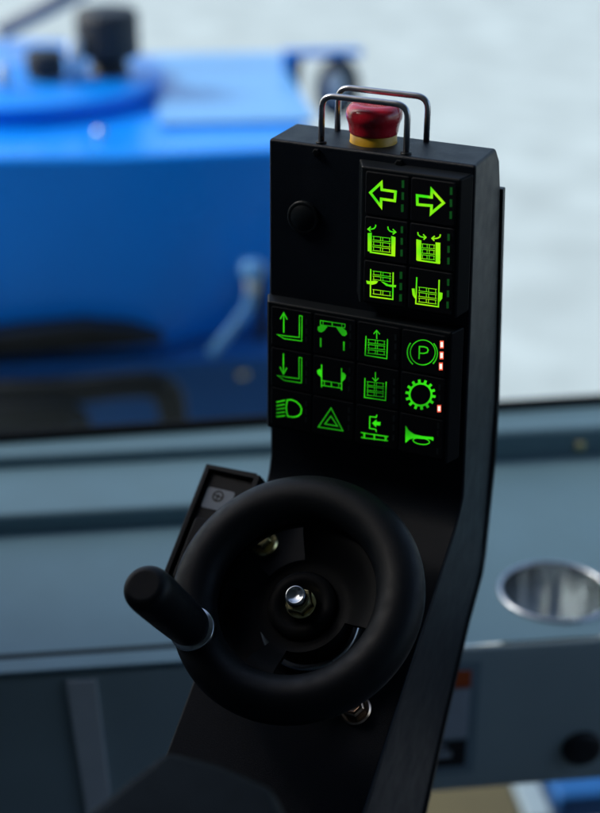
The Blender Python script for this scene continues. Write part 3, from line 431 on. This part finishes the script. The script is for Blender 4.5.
# cup holder
bm = bmesh.new(); FC = lambda p: D((ca+p[0], cb+p[1], p[2]))
lathe(bm, [(39.9,-405.5),(40.2,-403.9),(41.0,-403.0),(42.4,-402.9),(43.5,-403.6),(43.9,-404.8)], FC, 96)
ch = obj('cup_holder', bm, 'steel', dash, 'round recessed steel cup holder', smooth=True)
bm = bmesh.new(); lathe(bm, [(40.0,-404.8),(39.4,-430),(36.5,-470),(33,-474),(0,-474)], lambda p: (lambda k: FC((p[0]*k, p[1]*k, p[2])))(1+.02*math.sin(13*math.atan2(p[1],p[0]))*min(1, max(0, (-406-p[2])/10))), 144)
obj('cup', bm, 'cup', ch, smooth=True)
# decal
bm = bmesh.new(); box(bm, 106, 168, 104.6, 104.9, -518, -418, D, 0)
for r, mi in (((112,161,104.2,104.5,-440,-425),1),((112,161,104.2,104.5,-485,-442),2),((112,161,104.2,104.5,-511,-487),3),((118,150,103.9,104.1,-502,-497),2),((118,146,103.9,104.1,-494,-491),2)): box(bm, *r, D, mi)
obj('warning_decal', bm, ['trim','orange','paper','ink'], dash, 'decal with orange header, grey middle and black foot')
# ------------------------------------------------------------------ windscreen
wn = thing('windscreen', 'clear windscreen pane standing in a black rubber seal behind the dashboard', 'window', D((50,440,-377)))
DW = lambda p: D((p[0], p[1]+(p[0]-358)*.033, p[2]))
bm = bmesh.new(); box(bm, A0-100, A1+100, 434, 438, -368.5, 640, DW); obj('pane', bm, 'glass', wn)
bm = bmesh.new(); box(bm, A0-100, A1+100, 430.5, 440, -408, -369, DW); obj('seal', bm, 'seal', wn, bevel=2)
# ------------------------------------------------------------------ unseen cab shell round the operator, added to shade the console
cab = thing('unseen_cab_shell', 'unseen dark lined cab shell added round the operator place to shade the console', 'cab', D((50,-400,-900)))
bm = bmesh.new(); box(bm, -900, 1000, -1300, 60, 640, 680, D); obj('unseen_roof', bm, 'liner', cab)
bm = bmesh.new(); box(bm, -900, 60, 461, 474, -900, -450, D); box(bm, 60.1, 1000, 461, 474, -560, -450, D); obj('unseen_front_wall', bm, 'liner', cab)
bm = bmesh.new(); box(bm, -900, 1000, -1340, -1300, -900, 680, D); obj('unseen_rear_wall', bm, 'unseen_rearliner', cab)
bm = bmesh.new(); box(bm, -940, -900, -1340, 470, -900, 680, D); obj('unseen_side_wall', bm, 'liner', cab)
bm = bmesh.new(); box(bm, 1000, 1040, -1340, 470, -900, -180, D); box(bm, 1000, 1040, -1340, -900, -180, 680, D); obj('unseen_side_wall', bm, 'liner', cab)
bm = bmesh.new(); box(bm, -900, 1000, -1300, 470, -960, -900, D); fl_ = obj('cab_floor', bm, 'floor', None, kind='structure')
bm = bmesh.new(); box(bm, -100, 340, 476, 1000, -930, -900, D); obj('step_plate', bm, 'olive', None, 'ochre yellow step plate seen low under the right end of the dashboard', 'step', bevel=4)
bm = bmesh.new(); box(bm, 342, 372, 476, 1000, -930, -897, D); obj('edge_board', bm, 'trim', None, 'pale narrow board between the ochre step plate and the blue box', 'board', bevel=3)
bm = bmesh.new(); box(bm, 384, 620, 500, 760, -1100, -892, D); obj('storage_box', bm, 'darkblue', None, 'blue box under the right end of the dashboard', 'box', bevel=5)
# ------------------------------------------------------------------ ground outside
bm = bmesh.new(); v = [bm.verts.new(p) for p in ((-60000,-60000,-1500),(60000,-60000,-1500),(60000,60000,-1500),(-60000,60000,-1500))]; bm.faces.new(v)
obj('ground', bm, 'ground', None, kind='structure')
# ------------------------------------------------------------------ blue machine
ZT, BF = -317, 1086
mc = thing('blue_machine', 'blue painted machine with black caps and hoses, out of focus beyond the windscreen', 'machine', D((-100,1400,-1500)))
bm = bmesh.new()
T_ = [(-900,BF+40),(-62,BF),(152,BF+12),(188,BF+70),(215,1640),(-900,1640)]; Bt = [(-900,BF+40),(-28,BF+8),(146,BF+95),(182,BF+160),(205,1640),(-900,1640)]
va = [bm.verts.new(D((*q,-590))) for q in Bt]; vb_ = [bm.verts.new(D((*q,ZT))) for q in T_]
bm.faces.new(va); bm.faces.new(vb_[::-1])
for k in range(6): bm.faces.new((va[k], vb_[k], vb_[(k+1)%6], va[(k+1)%6]))
obj('body', bm, 'blue', mc, bevel=10, seg=4)
bm = bmesh.new(); box(bm, -6, 206, 1215, 1640, ZT+1, ZT+7, D); obj('deck_plate', bm, 'bluep', mc, bevel=2)
bm = bmesh.new(); box(bm, -900, 260, BF-24, 1600, -608, -590.5, D); obj('chassis_rail', bm, 'darkblue', mc, bevel=3)
bm = bmesh.new(); box(bm, -900, 215, BF+110, 1600, -1000, -609, D); obj('lower_body', bm, 'darkblue', mc, bevel=10)  # rail and lower body: darker blue puts their shade into the colour
bm = bmesh.new(); FT = lambda a,b: (lambda p: D((a+p[0], b+p[1], p[2])))
lathe(bm, [(0,ZT),(205,ZT),(207,ZT+6),(200,ZT+8),(200,ZT+15),(212,ZT+18),(212,ZT+26),(205,ZT+30),(0,ZT+34)], FT(-200,1445), 96)
tr = obj('turntable', bm, 'blue', mc, smooth=True); tr.modifiers.new('s','EDGE_SPLIT').split_angle = .6
def cap(a, b, r, h, st, label):
    bm = bmesh.new(); z = ZT+30
    pr = [(0,z+st),(r*.86,z+st),(r,z+st+4),(r,z+st+h-8),(r*.9,z+st+h),(0,z+st+h+2)]
    # ribbed edge
    rings = []
    nn = 48
    for (rr, hh) in pr[1:-1]:
        rings.append([bm.verts.new(D((a+(rr*(1+.03*(k%2)))*math.cos(2*math.pi*k/nn), b+(rr*(1+.03*(k%2)))*math.sin(2*math.pi*k/nn), hh))) for k in range(nn)])
    for U, V in zip(rings, rings[1:]):
        for k in range(nn): bm.faces.new((U[k], U[(k+1)%nn], V[(k+1)%nn], V[k]))
    bm.faces.new(rings[0][::-1]); bm.faces.new(rings[-1])
    c = obj('filler_cap', bm, 'black', mc, label)
    bm = bmesh.new(); lathe(bm, [(0,z-2),(r*.75,z-2),(r*.7,z+2),(r*.55,z+st-1),(0,z+st-1)], FT(a,b), 32); obj('cap_neck', bm, 'white' if r < 32 else 'black', c, smooth=True)
cap(-157, 1375, 27, 36, 6, 'smaller black cap'); cap(-68, 1405, 44, 66, 26, 'larger black cap')
bm = bmesh.new(); lathe(bm, [(0,ZT+30),(9,ZT+30),(9,ZT+85),(0,ZT+88)], FT(-114,1376), 24); obj('breather_pipe', bm, 'white', mc, smooth=True)
bm = bmesh.new(); lathe(bm, [(0,ZT+30),(9,ZT+30),(9,ZT+60),(0,ZT+64)], FT(-214,1330), 24); obj('breather_pipe', bm, 'white', mc, smooth=True)
bm = bmesh.new(); tube(bm, [D((-230,1560,ZT+60)), D((-120,1580,ZT+110)), D((40,1620,ZT+190))], 14, 20); obj('handrail', bm, 'tube', mc, smooth=True)
# bracket with round lamp at the far right corner
bm = bmesh.new(); box(bm, 196, 208, 1500, 1520, -392, -290, D); box(bm, 196, 318, 1500, 1520, -290, -280, D); box(bm, 208.5,224, 1502,1518, -392,-291, D, 1); br = obj('bracket', bm, ['blue','black'], mc, bevel=1.5)
bm = bmesh.new(); lathe(bm, [(0,-18),(22,-18),(30,-10),(34,10),(32,18),(0,18)], lambda p: D((280+p[0]*1.05, 1505-p[2], -336+p[1]*1.45)), 40); obj('lamp_housing', bm, 'black', br, smooth=True)
bm = bmesh.new(); lathe(bm, [(0,18.5),(17,18.5),(15,21),(0,22)], lambda p: D((274+p[0], 1505-p[2], -332+p[1]*1.5)), 40); obj('lamp_lens', bm, 'white', br, smooth=True)
# hoses and covers low on the front
bm = bmesh.new(); pts = [(-420,-560),(-300,-552),(-200,-540),(-120,-534),(-60,-541),(-20,-556),(-12,-566),(-420,-584)]
poly_prism(bm, pts, lambda p: D((p[0],BF-26,p[1])), lambda p: D((p[0],BF+35,p[1]))); obj('rubber_cover', bm, 'hose', mc, bevel=6)
bm = bmesh.new()
for k in range(4):
    e = k*8.0; tube(bm, arc_path([D((-430, 1024+4*(k%2), -596-e)), D((-150, 1020, -598-e)), D((-84, 1018+4*(k%2), -592-e)), D((-24-e*.4, 1020, -590-e)), D((2-e, 1024, -614-e*.6)), D((8-e, 1030, -690)), D((6-e, 1066, -800))], 18, 5), 6.5, 12)
for k in range(3):
    e = k*9; tube(bm, arc_path([D((-430, 1012, -632-e)), D((-150, 1014, -622-e)), D((-122+e*.3, 1016, -640-e)), D((-128, 1040, -760))], 14, 5), 6.5, 12)
obj('hose_bundle', bm, 'hose', mc, smooth=True)
bm = bmesh.new(); box(bm, -460, -138, 1024, BF+20, -760, -606, D); obj('step_box', bm, 'black', mc, bevel=8)
bm = bmesh.new(); lathe(bm, [(0,-3),(6,-3),(6,3),(0,4)], lambda p: D((90+p[0], BF-14-p[2], -618+p[1])), 20); obj('grease_nipple', bm, 'zinc', mc, smooth=True)
for a, b_, rr_ in ((-86,1186,7),):
    bm = bmesh.new(); lathe(bm, [(0,ZT),(rr_,ZT),(rr_,ZT+6),(rr_*.6,ZT+10),(0,ZT+11)], FT(a,b_), 20); obj('deck_bolt', bm, 'chrome', mc, smooth=True)
# small work lamp with its pale conduit
bm = bmesh.new(); F_ = lambda p: D((101+p[0], BF-30+p[1], -465+p[2]))
lathe(bm, [(0,-10),(11,-10),(15,-4),(15,8),(11,14),(0,16)], F_, 32); wl = obj('valve_cap', bm, 'bluep', mc, smooth=True)
bm = bmesh.new(); lathe(bm, [(0,-30),(8,-30),(9,-11),(0,-11)], F_, 24); obj('valve_stem', bm, 'white', wl, smooth=True)
bm = bmesh.new(); tube(bm, arc_path([D((100,BF-30,-494)), D((96,BF-30,-515)), D((74,BF-30,-545)), D((46,BF-28,-580))], 8), 7, 16); obj('conduit', bm, 'bluep', wl, smooth=True)
bm = bmesh.new(); box(bm, 112, 128, BF+20, BF+36, -585, -480, D); obj('guide_post', bm, 'black', mc, bevel=2)
# ------------------------------------------------------------------ camera
R_ = Vector((0.91457844,0.40424099,0.01164046)); U_ = Vector((-0.18280883,0.38757953,0.90352811)); F3 = Vector((-0.36073149,0.8284753,-0.4283707))
cam = bpy.data.cameras.new('camera'); co = bpy.data.objects.new('camera', cam); C.objects.link(co)
mw = Matrix((( R_.x,U_.x,-F3.x,.32801401),(R_.y,U_.y,-F3.y,-.70755888),(R_.z,U_.z,-F3.z,.21342405),(0,0,0,1))); co.matrix_world = mw
cam.sensor_fit = 'HORIZONTAL'; cam.sensor_width = 36; cam.lens = 36*1508.412/600; cam.clip_start = .02; cam.clip_end = 400
cam.dof.use_dof = True; cam.dof.focus_distance = .785; cam.dof.aperture_fstop = 5.6
bpy.context.scene.camera = co
# ------------------------------------------------------------------ light
SE, SA = math.radians(38), math.radians(-105)      # elevation; azimuth clockwise from +Y
w = bpy.data.worlds.new('World'); bpy.context.scene.world = w; w.use_nodes = True; nt = w.node_tree
sky = nt.nodes.new('ShaderNodeTexSky'); sky.sky_type = 'NISHITA'; sky.sun_disc = False; sky.sun_elevation = SE; sky.sun_rotation = SA; sky.air_density = 1.0; sky.dust_density = 2.5
nt.links.new(sky.outputs[0], nt.nodes['Background'].inputs[0]); nt.nodes['Background'].inputs[1].default_value = .12
sl = bpy.data.lights.new('sun', 'SUN'); sl.energy = 1.3; sl.angle = math.radians(14); sl.color = (1,.96,.9)
so = bpy.data.objects.new('sun', sl); C.objects.link(so)
d = Vector((math.sin(SA)*math.cos(SE), math.cos(SA)*math.cos(SE), math.sin(SE))); so.rotation_euler = (-d).to_track_quat('-Z','Y').to_euler()
sc_ = bpy.context.scene; sc_.view_settings.view_transform = 'Standard'; sc_.view_settings.look = 'None'; sc_.view_settings.gamma = 1; sc_.view_settings.exposure = 1.2
for o in list(bpy.data.objects):
    if 'wl' in o: del o['wl']
